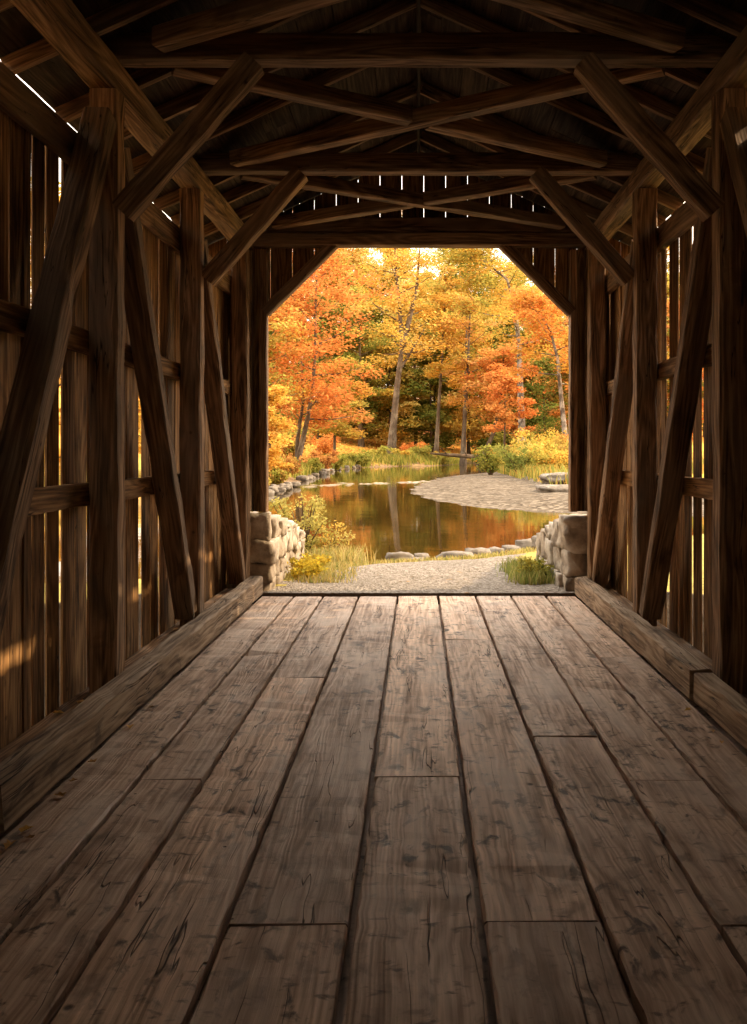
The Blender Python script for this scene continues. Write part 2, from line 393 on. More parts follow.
def ground_mat():
    t = NT('leaf_litter_ground'); p = t.pos(); c = t.attr('tint').outputs['Color']
    n = t.noise(p, 1.2, 8, .7); n2 = t.noise(p, 9.0, 5, .7)
    k = t.ramp(t.math('ADD', t.math('MULTIPLY', n, .5), t.math('MULTIPLY', n2, .5)), [(.32, (.35, .33, .30)), (.5, (.95, .93, .88)), (.68, (1.55, 1.45, 1.25))])
    t.bsdf(t.mix(1.0, c, k, 'MULTIPLY'), .95, t.bump(n2, .7, .08), .1); return t.m
M['ground'] = ground_mat()
def gravel_mat(name, a, b, c, sc):
    t = NT(name); p = t.pos()
    v = t.n('ShaderNodeTexVoronoi'); t.link(p, v.inputs['Vector']); v.inputs['Scale'].default_value = sc
    sep = t.n('ShaderNodeSeparateColor'); t.link(v.outputs['Color'], sep.inputs[0])
    n = t.noise(p, .7, 5, .6); n2 = t.noise(p, sc * .18, 6, .7)
    col = t.ramp(t.math('ADD', t.math('MULTIPLY', sep.outputs[0], .5), t.math('MULTIPLY', n2, .5)), [(.25, a), (.5, b), (.75, c)])
    col = t.mix(t.mr(n, .5, .65, 0, .35), col, tuple(x * .75 for x in b))
    # fallen leaves strewn over it
    lv = t.vor(p, 5.5); lg = t.mr(lv, .10, .16, 1, 0); lg = t.math('MULTIPLY', lg, t.mr(t.noise(p, 1.6, 3), .52, .64, 0, .8))
    col = t.mix(lg, col, (.42, .20, .05))
    t.bsdf(col, .92, t.bump(t.math('ADD', v.outputs['Distance'], t.math('MULTIPLY', n2, 1.5)), .8, .03), .15); return t.m
M['path'] = gravel_mat('gravel_path', (.12, .09, .062), (.235, .19, .145), (.36, .295, .235), 38)
M['bar'] = gravel_mat('pebble_bar', (.05, .033, .018), (.105, .076, .048), (.19, .145, .10), 7)
def water_mat():
    t = NT('river_water'); p = t.pos()
    n = t.noise(t.map(p, (.35, 1.6, 1)), 1, 3, .5, .4); n2 = t.noise(t.map(p, (1.6, 6, 1)), 1, 3, .55)
    h = t.math('ADD', t.math('MULTIPLY', n, 1.0), t.math('MULTIPLY', n2, .22))
    # pale riffle running across below the gravel bar
    sp = t.n('ShaderNodeSeparateXYZ'); t.link(p, sp.inputs[0])
    b = t.bsdf((.034, .019, .004), .03, t.bump(h, .035, .10), .5); b.inputs['IOR'].default_value = 1.7
    return t.m
M['water'] = water_mat()
def foam_mat():
    t = NT('riffle_foam'); p = t.pos(); n = t.noise(t.map(p, (.8, 2.2, 1)), 1, 4, .6)
    b = t.bsdf((.30, .22, .13), .4, t.bump(n, .5, .1), .4); return t.m
M['foam'] = foam_mat()

# ------------------------------------------------------------------ terrain
ZW = -.25
SHORE = np.array([(-40, 12.6), (-8, 12.4), (-3.0, 12.2), (-1.9, 12.5), (-1.0, 13.0), (-.2, 13.3), (.6, 13.6), (1.3, 14.2), (2.2, 15.2), (4, 17), (7, 19.5), (9.5, 21.5), (7.5, 22.6),
                  (4.2, 23.5), (3, 24.4), (2, 25.5), (1.1, 27.4), (.3, 30), (-.35, 34), (-.45, 38), (-.15, 42), (.4, 47), (1.3, 53), (3, 59), (6, 66), (9.6, 76), (14, 92), (22, 115), (30, 140),
                  (26, 150), (18, 132), (11, 120), (7, 112), (4, 98), (1.2, 91), (-2, 91), (-5, 86), (-7.2, 76), (-7.5, 62), (-7.0, 49), (-6.4, 42), (-6.5, 36), (-6.2, 32), (-7, 28), (-12, 24), (-40, 21)], dtype=float)
BAR = np.array([(9.5, 21.5), (7.5, 22.4), (4.2, 23.2), (2, 25.2), (1, 27.2), (0, 30), (-.7, 34), (-.8, 38), (-.5, 42), (.1, 47), (1, 53), (2.8, 59.5), (5.8, 66.8), (7.2, 62), (6.4, 50), (5.6, 42), (5.6, 36), (6.8, 31), (9.5, 28.5), (13, 27)], dtype=float)
def inside(P, poly):
    x, y = P[:, 0], P[:, 1]; r = np.zeros(len(P), bool); j = len(poly) - 1
    for i in range(len(poly)):
        xi, yi = poly[i]; xj, yj = poly[j]
        c = ((yi > y) != (yj > y)) & (x < (xj - xi) * (y - yi) / (yj - yi + 1e-12) + xi)
        r ^= c; j = i
    return r
def pdist(P, poly):
    d = np.full(len(P), 1e9)
    for i in range(len(poly)):
        a = poly[i]; b = poly[(i + 1) % len(poly)]; ab = b - a
        t = np.clip(((P - a) @ ab) / (ab @ ab), 0, 1); q = a + t[:, None] * ab
        d = np.minimum(d, np.hypot(*(P - q).T))
    return d
def sst(a, b, x):
    t = np.clip((x - a) / (b - a), 0, 1); return t * t * (3 - 2 * t)
def wob(P, s, k):
    return np.sin(P[:, 0] * 1.7 * s + k) * np.sin(P[:, 1] * 1.3 * s + 2 * k) + .5 * np.sin(P[:, 0] * 4.1 * s + 3 * k + P[:, 1] * 2.3 * s)
def height(P):
    d = pdist(P, SHORE); w = inside(P, SHORE)
    far = sst(20, 32, P[:, 1])
    near_h = ZW + .27 * sst(0, 2.2, d) + np.where(d > 2.2, 0.0, 0.0)
    rise = .55 * sst(0, 2.5, d) + .10 * np.clip(d - 1, 0, 12) + .17 * np.clip(d - 13, 0, 90)
    rise = np.where((P[:, 0] > 2) & (P[:, 1] < 85), .30 * sst(0, 3, d) + .06 * np.clip(d - 3, 0, 12) + .12 * np.clip(d - 12, 0, 80), rise)
    h = near_h * (1 - far) + (ZW + rise + .05 * wob(P, .5, 1) * sst(1, 4, d)) * far
    bar = inside(P, BAR); bd = pdist(P, BAR)
    h = np.where(bar, ZW + .22 * sst(0, 3, d) + .012 * d + .01 * wob(P, 1.5, 2), h)
    # the bank falls away on both sides of the abutments and under the deck
    side = sst(2.6, 4.5, np.abs(P[:, 0])) * (1 - sst(15, 22, P[:, 1]))
    h = h - side * np.where(w, 0, .15) * 1.0
    h = np.where(P[:, 1] < 8.83, -1.3, h)
    return np.where(w, ZW - .5 * sst(0, 1.0, d) - .04, h)
def gz(x, y): return float(height(np.array([[x, y]], float))[0])

ys = [-30, -20, -10, 0, 6, 8.82, 8.84]
while ys[-1] < 320: ys.append(ys[-1] + max(.11, (ys[-1] - 8) * .016))
xs = [0.0]
while xs[-1] < 190: xs.append(xs[-1] + (.11 if xs[-1] < 2.6 else .11 + (xs[-1] - 2.6) * .055))
xs = [-x for x in reversed(xs[1:])] + xs
XX, YY = np.meshgrid(xs, ys); PP = np.stack([XX.ravel(), YY.ravel()], 1)
ZZ = height(PP); ZZ = ZZ + np.where(PP[:, 1] > 9, .008 * wob(PP, 3, 4), 0)
nx, ny = len(xs), len(ys)
I, J = np.meshgrid(np.arange(nx - 1), np.arange(ny - 1)); q0 = (J * nx + I).ravel()
Q = np.stack([q0, q0 + 1, q0 + nx + 1, q0 + nx], 1)
V3 = np.concatenate([PP, ZZ[:, None]], 1); FC = V3[Q].mean(1)
pathL = np.interp(FC[:, 1], [8.8, 10, 11.5, 13, 14], [-1.95, -1.3, -1.15, -.7, -.2]); pathR = np.interp(FC[:, 1], [8.8, 10.5, 12, 13.2, 14.5], [1.95, 1.45, 1.5, 1.75, 2.0])
wl = .08 * np.sin(FC[:, 1] * 5) + .05 * np.sin(FC[:, 1] * 13)
fd = pdist(FC[:, :2], SHORE); fw = inside(FC[:, :2], SHORE)
is_path = (FC[:, 1] > 8.83) & (FC[:, 0] > pathL + wl) & (FC[:, 0] < pathR - wl) & (FC[:, 1] < 15) & (~fw) & (fd > .45)
is_bar = inside(FC[:, :2], BAR) & ~is_path
gcol = np.zeros((len(Q), 3))
rng = np.random.default_rng(3)
f1 = .5 + .5 * np.tanh(1.5 * wob(FC[:, :2], .13, 1.3))[:, None]; f2 = (.5 + .5 * np.tanh(2 * wob(FC[:, :2], .33, 2.1)))[:, None]
lit = np.array((.62, .24, .035)) * f1 + np.array((.60, .36, .06)) * (1 - f1)
grs = np.array((.25, .24, .045)) * f2 + np.array((.42, .33, .06)) * (1 - f2)
nearm = (1 - sst(20, 30, FC[:, 1]))[:, None]
shore = (1 - sst(.6, 2.2, fd))[:, None] * (1 - nearm)
grm = (sst(1.5, 3, fd) * (1 - sst(7, 12, fd)))[:, None]
gcol = lit * (1 - grm) + grs * grm
gcol = gcol * (1 - shore) + np.array((.20, .13, .075)) * shore
gcol = gcol * (1 - nearm) + np.array((.34, .27, .075)) * nearm
gcol = np.where(FC[:, 1:2] < 9.0, np.array((.13, .10, .075)), gcol)
gcol = np.where(fw[:, None], np.array((.08, .05, .02)), gcol)
def sub(mask):
    q = Q[mask]; u, inv = np.unique(q, return_inverse=True); return V3[u], inv.reshape(q.shape)
rest = ~(is_path | is_bar)
v, q = sub(rest); tag(np_mesh('ground', v, q, M['ground'], gcol[rest], smooth=True), 'river banks and wooded slope covered in fallen leaves', kind='structure')
v, q = sub(is_path); tag(np_mesh('path', v, q, M['path'], smooth=True), 'pale gravel path leading out of the bridge', kind='structure')
v, q = sub(is_bar); tag(np_mesh('gravel_bar', v, q, M['bar'], smooth=True), 'pale pebble bar curving into the river from the right bank', 'gravel bar', kind='stuff')
v = np.array([(-190, 9.6, ZW), (190, 9.6, ZW), (190, 160, ZW), (-190, 160, ZW)], float)
tag(np_mesh('river_water', v, np.array([[0, 1, 2, 3]]), M['water']), 'still brown river reflecting golden trees', 'water', kind='structure')
# riffle: a pale strip of broken water
rv = []; rq = []
rr = random.Random(5)
for k in range(26):
    t = rr.random(); cx = -6.6 + t * 7.2; cy = 40.5 + 6.0 * t + rr.gauss(0, .9); L = rr.uniform(.15, .55); W = rr.uniform(.03, .09)
    b = len(rv); n = 8
    for i in range(n):
        a = 2 * math.pi * i / n; rv.append((cx + L * math.cos(a) * rr.uniform(.7, 1.2), cy + W * math.sin(a) * rr.uniform(.6, 1.3), ZW + .012))
    b2 = len(rv); rv.append((cx, cy, ZW + .05))
    for i in range(n): rq.append((b + i, b + (i + 1) % n, b2))
tag(np_mesh('riffle_foam', np.array(rv), np.array(rq), M['foam'], smooth=True), 'pale line of broken water across the river beside the gravel bar', 'foam', kind='stuff')

# ------------------------------------------------------------------ stones and rocks
def blob(c, size, rough=.25, rnd=.4, seed=0, n=5, rot=0.0):
    """rounded irregular stone; returns verts, quads"""
    vs = []; idx = {}; qs = []
    def vid(p):
        k = tuple(round(x, 4) for x in p)
        if k not in idx: idx[k] = len(vs); vs.append(p)
        return idx[k]
    lin = [-1 + 2 * i / (n - 1) for i in range(n)]
    for ax in range(3):
        for sg in (-1, 1):
            for i in range(n - 1):
                for j in range(n - 1):
                    f = []
                    for (a, b) in ((i, j), (i + 1, j), (i + 1, j + 1), (i, j + 1)):
                        p = [0, 0, 0]; p[ax] = sg; p[(ax + 1) % 3] = lin[a]; p[(ax + 2) % 3] = lin[b]; f.append(vid(tuple(p)))
                    if sg < 0: f.reverse()
                    qs.append(f)
    out = []; off = Vector((seed * 3.17, seed * 1.31, seed * 7.7)); cr, sr = math.cos(rot), math.sin(rot)
    for p in vs:
        q = Vector(p); sp = q.normalized(); m = q.lerp(sp * 1.15, rnd)
        d = mnoise.noise(sp * 1.3 + off) * rough + mnoise.noise(sp * 3.1 + off) * rough * .5
        m = m * (1 + d); x, y, z = m.x * size[0] / 2, m.y * size[1] / 2, m.z * size[2] / 2
        out.append((c[0] + x * cr - y * sr, c[1] + x * sr + y * cr, c[2] + z))
    return out, qs

def abutment(s, nm):
    vs, qs = [], []; k0 = 0; rr = random.Random(40 + s)
    y0, y1 = 8.97, (11.55 if s < 0 else 11.2)
    def top(y): return .885 - (y - y0) / (y1 - y0) * .46 if y > 9.1 else .885
    z = -.35; row = 0
    def put(c, size, rot=0):
        nonlocal vs, qs
        a, b = blob(c, size, .26, .10, rr.randint(0, 999), 7, rot); k = len(vs); vs += a; qs += [[i + k for i in f] for f in b]
    while z < .86:
        h = rr.uniform(.17, .33)
        if z + h > .80: h = .885 - z
        # end face stones across the thickness, then the long face
        y = y0
        while y < y1 - .05:
            w = rr.uniform(.20, .52); w = min(w, y1 - y + .06)
            tp = top(y + w / 2)
            hh = min(h, tp - z)
            if 0 < tp - (z + h) < .13: hh = tp - z
            if hh > .06:
                hv = hh * rr.uniform(.97, 1.06); xo = rr.uniform(-.03, .03)
                put((s * (1.80 + xo), y + w / 2, z + hh / 2), (.30, w * 1.0, hv))
                put((s * (2.05 + xo), y + w / 2, z + hh / 2), (.28, w * 1.0, hv))
            y += w
        z += h; row += 1
    e = bpy.data.objects.new('stone_abutment', None); COL.objects.link(e); e.location = (s * 1.9, 10, -.3)
    tag(e, 'rough fieldstone wing wall %s of the portal, %s' % (nm, 'sunlit face' if s < 0 else 'shaded, grass tuft at its foot'), 'stone wall', 'stone wing walls')
    st = np_mesh('stonework', np.array(vs), np.array(qs), M['stone'], parent=e, smooth=True); st.location = -e.location
    cv, cq = [], []
    pr = [(y0 + .06, -.4), (y1 - .08, -.4), (y1 - .08, top(y1) - .07), (y0 + .06, .82)]
    for x in (s * 1.70, s * 2.12):
        for (yy, zz) in pr: cv.append((x, yy, zz))
    cq = [(0, 1, 2, 3), (7, 6, 5, 4), (0, 4, 5, 1), (1, 5, 6, 2), (2, 6, 7, 3), (3, 7, 4, 0)]
    mo = np_mesh('mortar_core', np.array(cv, float), np.array(cq), M['mortar'], parent=e); mo.location = -e.location
abutment(-1, 'left'); abutment(1, 'right')

def rock(x, y, size, label, group, seed, sink=.3, zz=None, rot=None, rough=.3):
    z = (gz(x, y) if zz is None else zz) + size[2] * (.5 - sink)
    vs, qs = blob((x, y, z), size, rough, .55, seed, 7, R.uniform(0, 3) if rot is None else rot)
    tag(np_mesh('river_rock', np.array(vs), np.array(qs), M['rock'], origin=(x, y, z), smooth=True), label, 'rock', group)
edge = [(-.30, 13.2, .40, .26, .20), (.05, 13.35, .24, .2, .16), (.62, 13.75, .56, .3, .20), (1.05, 14.3, .44, .32, .26), (1.42, 14.6, .30, .24, .18), (1.72, 14.8, .34, .25, .17), (2.08, 15.2, .46, .34, .26), (2.30, 14.6, .42, .35, .30), (-.03, 13.05, .2, .16, .1)]
for k, (x, y, a, b, c) in enumerate(sorted(edge)):
    rock(x, y, (a, b, c), 'pale rock on the near water edge beyond the path, %s from the left' % ORD[k + 1], 'pale rocks along the path edge', 10 + k, .22, rot=R.uniform(-.3, .3))
for k in range(14):
    y = 33 + k * .55 + R.uniform(-.2, .2); x = float(np.interp(y, [32, 36, 42], [-6.2, -6.5, -6.4])) + R.uniform(-.2, .35) + (.25 if k < 6 else 0); q = R.uniform(.25, .5)
    rock(x, y, (q, q * .7, q * .55), 'small grey rock in the pile at the water edge below the left bank', 'rocks piled on the left shore', 50 + k, .25, zz=max(gz(x, y), ZW) + R.uniform(0, .15))
for k in range(15):
    y = 47 + k * 2.5 + R.uniform(-1.6, 1.6); x = float(np.interp(y, [42, 49, 62, 76, 86], [-6.4, -7.0, -7.5, -7.2, -5])) + R.uniform(-.5, .35); q = R.uniform(.4, .95)
    rock(x, y, (q, q * .8, q * .5), 'brown rock along the far left shore under the leaning trees', 'rocks along the far left shore', 90 + k, .2, zz=max(gz(x, y), ZW))
for k, (x, y, a, b, c) in enumerate([(6.6, 34.5, 2.6, 1.6, .5), (5.4, 30.5, 1.8, 1.2, .35), (6.9, 29, 1.3, .9, .35)]):
    rock(x, y, (a, b, c), ['broad flat slab rock on the right bank above the pebble bar', 'low flat rock at the back of the pebble bar', 'small rounded rock near the right jamb on the bar'][k], 'slab rocks on the right bank', 130 + k, .3, rot=.3 * k)

# ------------------------------------------------------------------ leaves
OR = [(.84, .38, .11), (.82, .31, .085), (.88, .46, .14), (.78, .27, .08)]
YE_ = [(.92, .62, .14), (.90, .54, .10), (.95, .72, .24), (.84, .58, .12)]
GO = [(.90, .50, .10), (.92, .58, .12), (.84, .44, .10), (.78, .54, .10)]
OL = [(.42, .42, .09), (.34, .37, .07), (.56, .50, .11), (.66, .56, .13)]
GR = [(.15, .20, .04), (.20, .25, .05), (.11, .15, .03), (.32, .32, .07)]
RU = [(.62, .27, .09), (.72, .34, .11), (.52, .22, .07), (.78, .42, .12)]
PK = [(.88, .46, .19), (.85, .40, .15), (.90, .56, .23)]
def leaves(centers, radii, counts, size, pals, rng, flat=.5):
    """diamond leaves scattered through flattened ellipsoids"""
    C = np.repeat(np.array(centers, float), counts, 0); RR = np.repeat(np.array(radii, float), counts, 0); n = len(C)
    d = rng.normal(size=(n, 3)); d /= np.linalg.norm(d, axis=1)[:, None] + 1e-9
    p = C + d * RR * (rng.random((n, 1)) ** .45)
    p[:, 2] -= .15 * RR[:, 2] * ((p[:, 0] - C[:, 0]) ** 2 + (p[:, 1] - C[:, 1]) ** 2) / (RR[:, 0] ** 2 + 1e-6)
    nr = rng.normal(size=(n, 3)) * flat + np.array((0, -.25, 1.0)); nr /= np.linalg.norm(nr, axis=1)[:, None]
    a = rng.normal(size=(n, 3)); a -= nr * (a * nr).sum(1)[:, None]; a /= np.linalg.norm(a, axis=1)[:, None] + 1e-9
    b = np.cross(nr, a); s = size * rng.uniform(.6, 1.35, (n, 1))
    sag = nr * s * .18
    V = np.stack([p - a * s * .5, p + b * s * .34 - sag, p + a * s * .55, p - b * s * .34 - sag], 1).reshape(-1, 3)
    Qd = np.arange(n * 4).reshape(n, 4)
    cc = np.array([pals[rng.integers(len(pals))] for _ in centers]); cc = np.repeat(cc, counts, 0)
    pl = np.array(pals)[rng.integers(len(pals), size=n)]
    col = (cc * .62 + pl * .38) * rng.uniform(.72, 1.18, (n, 1))
    return V, Qd, np.clip(col * np.array((.75, .69, .61)), 0, .95)
def tube(paths, sides=7):
    """paths: list of (points, radii) -> one mesh"""
    vs, qs = [], []
    for pts, rad in paths:
        pts = [Vector(p) for p in pts]; b = len(vs)
        for k, p in enumerate(pts):
            t = (pts[min(k + 1, len(pts) - 1)] - pts[max(k - 1, 0)]).normalized()
            s = t.cross(Vector((.13, 1, .05))).normalized(); u = s.cross(t)
            for j in range(sides):
                a = 2 * math.pi * j / sides; r = rad[k] * (1 + .12 * math.sin(3 * a + k))
                vs.append(tuple(p + s * (r * math.cos(a)) + u * (r * math.sin(a))))
        for k in range(len(pts) - 1):
            for j in range(sides):
                j2 = (j + 1) % sides; qs.append((b + k * sides + j, b + k * sides + j2, b + (k + 1) * sides + j2, b + (k + 1) * sides + j))
    return np.array(vs), np.array(qs)

def tree(name, label, x, y, H, r0, pal, rad, seed, bark_='bark_grey', t0=.3, nb=16, per=110, leaf=.36, lean=(0, 0), fork=None, group=None, path=None, crown=None, flat=.4, cat='tree'):
    rr = random.Random(seed); rng = np.random.default_rng(seed); z0 = gz(x, y) - .25
    n = 9
    if path is None:
        path = [(lean[0] * H * (t ** 1.2) + .12 * math.sin(3 * t + seed) * (r0 * 4), lean[1] * H * t, H * t) for t in [k / (n - 1) for k in range(n)]]
    P = [Vector(p) for p in path]; n = len(P)
    rads = [r0 * (1.0 if k else 1.35) * (1 - .80 * (p.z / P[-1].z) ** .9) for k, p in enumerate(P)]
    paths = [(P, rads)]
    def at(t):
        f = t * (n - 1); i = min(int(f), n - 2); return P[i].lerp(P[i + 1], f - i), rads[i] + (rads[i + 1] - rads[i]) * (f - i)
    if fork:
        for fp, fr in fork: paths.append(([Vector(q) for q in fp], fr))
    C, RRd, N = [], [], []
    for k in range(nb):
        t = t0 + (1 - t0) * (k + rr.random()) / nb
        p, r = at(min(t, .99)); az = k * 2.399 + rr.uniform(-.5, .5); q = (t - t0) / (1 - t0)
        L = rad * (.45 + .9 * math.sin(math.pi * min(1, .18 + .78 * q))) * rr.uniform(.6, 1.1) * .75
        el = .15 + .55 * q + rr.uniform(-.15, .15); d = Vector((math.cos(az) * math.cos(el), math.sin(az) * math.cos(el), math.sin(el)))
        e = p + d * L; m = p + d * L * .5 + Vector((0, 0, -.05 * L))
        paths.append(([p, m, e], [max(.02, r * .42), max(.015, r * .25), .012]))
        for fr in (.5, .78, 1.05):
            c = p + d * L * fr + Vector((rr.gauss(0, .15 * rad), rr.gauss(0, .15 * rad), rr.gauss(0, .08 * rad)))
            C.append(c); sz = rad * rr.uniform(.26, .48); RRd.append((sz, sz, sz * rr.uniform(.30, .55))); N.append(int(per * 1.7 * rr.uniform(.6, 1.2)))
    if crown:
        for (cx, cy, cz, sz, sq, cnt) in crown: C.append(Vector((cx, cy, cz))); RRd.append((sz, sz, sz * sq)); N.append(cnt)
    e = bpy.data.objects.new(name, None); COL.objects.link(e); e.location = (x, y, z0); tag(e, label, cat, group)
    v, q = tube(paths); np_mesh('trunk', v, q, M[bark_], parent=e, smooth=True)
    if C:
        v, q, c = leaves(C, RRd, N, leaf, pal, rng, flat); np_mesh('crown', v, q, M['leaf'], c, parent=e)
    return e

# key trees
tree('maple_tree', 'orange red maple on the left bank whose grey leaning trunks rise above the shore rocks', -8.6, 55, 16.5, .20, OR, 4.6, 1, t0=.32, nb=26, per=95, leaf=.26, lean=(.10, 0),
     path=[(0, 0, 0), (.55, 0, 2), (1.0, 0, 4), (1.35, 0, 6), (1.5, 0, 9), (1.5, .2, 12), (1.7, .2, 16.5)], fork=[([(.1, .6, 0), (.2, .6, 2.5), (.6, .5, 5), (.5, .4, 8)], [.16, .13, .1, .06])])
tree('maple_tree', 'small golden maple hanging over the water just right of the left jamb', -8.0, 41, 4.6, .10, YE_ + GO, 1.7, 2, t0=.15, nb=16, per=90, leaf=.19)
tree('maple_tree', 'bushy orange maple between the left jamb and the leaning grey trunks', -10.2, 50, 12, .2, YE_ + OL + OR, 3.6, 3, t0=.2, nb=20, per=95, leaf=.24)
tree('maple_tree', 'low orange maple at the far water edge left of the tallest forked trunk', -8.3, 80, 9.5, .17, GO + OL + OR[:2], 3.4, 4, t0=.3, nb=16, per=80, leaf=.30)
tree('birch_tree', 'tall forked yellow tree with the thick grey trunk at the middle of the far bank', -3.4, 98, 31, .48, YE_, 6.5, 5, t0=.45, nb=26, per=75, leaf=.36,
     path=[(0, 0, 0), (.35, 0, 4), (.85, 0, 9), (1.4, 0, 13.6), (1.1, 0, 18), (.6, 0, 23), (.5, 0, 31)], fork=[([(1.4, 0, 13.6), (2.3, 0, 17), (3.2, .3, 21), (3.6, .3, 26)], [.40, .30, .2, .08]), ([(1.2, 0, 11), (2.6, .4, 13.2), (4.2, .6, 16)], [.2, .13, .05])])
tree('slender_tree', 'slim upright dark trunk with yellow leaves just right of the forked tree', 2.3, 104, 24, .30, YE_ + GO, 4.0, 6, t0=.4, nb=16, per=70, bark_='bark_grey', lean=(.05, 0))
tree('slender_tree', 'slim orange tree behind the fallen log on the far bank', 5.4, 101, 22, .34, PK + GO + OL, 4.6, 7, t0=.35, nb=18, per=75, lean=(.06, 0))
tree('leaning_tree', 'dark trunk leaning right over the fallen log, orange leaves', 7.1, 99, 14, .36, OR, 4.2, 8, bark_='bark_dark', t0=.45, nb=16, per=85, path=[(0, 0, 0), (1.2, 0, 2.4), (2.3, 0, 5), (2.9, 0, 8), (3.3, 0, 11), (3.4, 0, 14)])
tree('sycamore_tree', 'tall tree with pale mottled trunk rising from the shrubs on the right bank', 9.9, 76, 22, .42, GO + OL, 5.6, 9, bark_='bark_pale', t0=.42, nb=22, per=85, leaf=.28,
     path=[(0, 0, 0), (-.05, 0, 4), (-.2, 0, 8), (-.35, 0, 12), (-.7, 0, 15.5), (-1.5, 0, 18.3), (-3.6, 0, 20.0), (-5.6, 0, 20.6)],
     crown=[(-3.2 - 1.25 * k + R.uniform(-.6, .6), R.uniform(-1, 1), 18.4 + R.uniform(-1.3, 1.6), 1.25, .45, 190) for k in range(5)])
tree('sycamore_tree', 'pale curved trunk bending left beside the right jamb', 11.4, 61, 15, .26, OR + GO, 3.6, 10, bark_='bark_pale', t0=.35, nb=18, per=90, leaf=.24,
     path=[(0, 0, 0), (-.25, 0, 3), (-.55, 0, 6), (-.8, 0, 8.5), (-1.35, 0, 10.6), (-2.3, 0, 12), (-3.2, 0, 12.6)])
tree('oak_tree', 'olive green tree whose leafy top spreads under the middle of the portal header', 6.4, 110, 31, .30, OL + GR[:2], 6.2, 11, t0=.70, nb=20, per=130, leaf=.36, lean=(.01, 0))
tree('maple_tree', 'orange maple leaning in front of the pale mottled trunk', 7.5, 70, 8.4, .14, OR, 2.6, 12, bark_='bark_dark', t0=.4, nb=12, per=70, leaf=.26)
tree('maple_tree', 'low orange maple behind the right bank shrubs beside the curved trunk', 12.6, 66, 9, .15, OR + GR, 3.2, 13, t0=.25, nb=16, per=85, leaf=.26)
tree('evergreen_tree', 'dark green tree left of the forked yellow tree, deep in the wood', -8.5, 116, 23, .4, GR + OL, 4.2, 14, bark_='bark_dark', t0=.12, nb=26, per=80, leaf=.36)
tree('evergreen_tree', 'dark green tree behind the pale mottled trunk at the right', 15.5, 98, 13, .3, GR, 4.0, 15, bark_='bark_dark', t0=.1, nb=22, per=80, leaf=.34)
tree('evergreen_tree', 'green tree standing behind the orange left bank maple', -13.5, 72, 17, .3, GR + OL, 4.0, 16, bark_='bark_dark', t0=.1, nb=24, per=80, leaf=.32)
tree('evergreen_tree', 'dark green tree deep between the forked tree and the slim dark trunk', 2.6, 127, 17, .3, GR + OL, 4.2, 17, bark_='bark_dark', t0=.06, nb=24, per=90, leaf=.40)
for k, (x, y, h, wh) in enumerate(((-10.5, 31, 9, 'nearest the left jamb'), (-13, 27, 10, 'second along'), (-18, 26, 11, 'third along'), (-24, 24, 11, 'farthest along'))):
    tree('riverside_tree', 'golden tree on the left bank glimpsed between the wall boards, %s' % wh, x, y, h, .14, GO + YE_, 3.2, 640 + k, t0=.08, nb=20, per=80, leaf=.26, group='golden trees on the near left bank')
# the wood behind, three ranks up the slope
kinds = [(YE_, 'yellow'), (GO, 'golden'), (OR, 'orange'), (YE_ + OL, 'yellow green'), (PK, 'coral'), (GO + GR, 'golden green'), (GR + OL, 'dark green')]
seq = {0: [2, 6, 5, 3, 6, 0, 6, 2, 1, 6, 5, 2], 1: [5, 2, 3, 6, 3, 5, 1, 0, 3, 4, 6, 3, 5], 2: [1, 3, 2, 5, 3, 0, 0, 0, 3, 4, 1, 4, 3, 5], 3: [3, 4, 1, 5, 3, 3, 0, 0, 3, 4, 4, 3, 4, 3]}
for row, (yy, sp, H) in enumerate(((118, 5.6, 19), (138, 6.2, 26), (160, 6.6, 33), (184, 7.0, 40))):
    n = len(seq[row]); x0 = -.185 * yy - 2 - (2 if row else 0)
    for k in range(n):
        x = x0 + sp * (k + .5) + R.uniform(-1, 1); y = yy + R.uniform(-6, 6)
        if y < 124 and 6 < x < 12: y += 10
        pal, nm = kinds[seq[row][k]]; hh = H * R.uniform(.85, 1.15)
        if row and k in (6, 7): hh *= .9
        tree('forest_tree', '%s tree in the %s rank of the wood, %s from the left' % (nm, ['front', 'second', 'third', 'back'][row], ORD[k + 1]), x, y, hh, R.uniform(.2, .36), pal, R.uniform(4.6, 5.8), 200 + row * 30 + k,
             bark_='bark_dark', t0=.1, nb=24 + 3 * row, per=90, leaf=.48, group='trees of the wood on the far slope')
for k, (x, y, h, wh) in enumerate(((-14, 172, 37, 'left of the forked tree'), (-5, 178, 41, 'behind the forked tree'), (12, 172, 39, 'behind the mottled trunk'), (21, 178, 38, 'at the right jamb'))):
    tree('forest_tree', 'very tall pale yellow tree crowning the back of the wood, %s' % wh, x, y, h, .4, YE_ + OL[2:], 7, 700 + k, bark_='bark_dark', t0=.35, nb=34, per=110, leaf=.5, group='trees of the wood on the far slope')
# added trees; right row blocks sun from wall gaps, both rows show golden through
for s, nm in ((1, 'right'), (-1, 'left')):
    for k, (yy, xx) in enumerate(((-4.2, 6.4), (-2.2, 6.9), (-.2, 6.3), (1.6, 6.9), (3.2, 6.3), (4.8, 6.9), (6.0, 6.2), (7.1, 6.8))):
        tree('added_side_tree', 'small golden tree added outside the %s wall boards, %s from the portal' % (nm, ORD[8 - k]), s * xx, yy, 7.3, .10, GO + YE_, 2.0, 600 + k + (10 if s > 0 else 0), t0=.05, nb=24, per=95, leaf=.21, group='small added trees outside the %s wall' % nm)

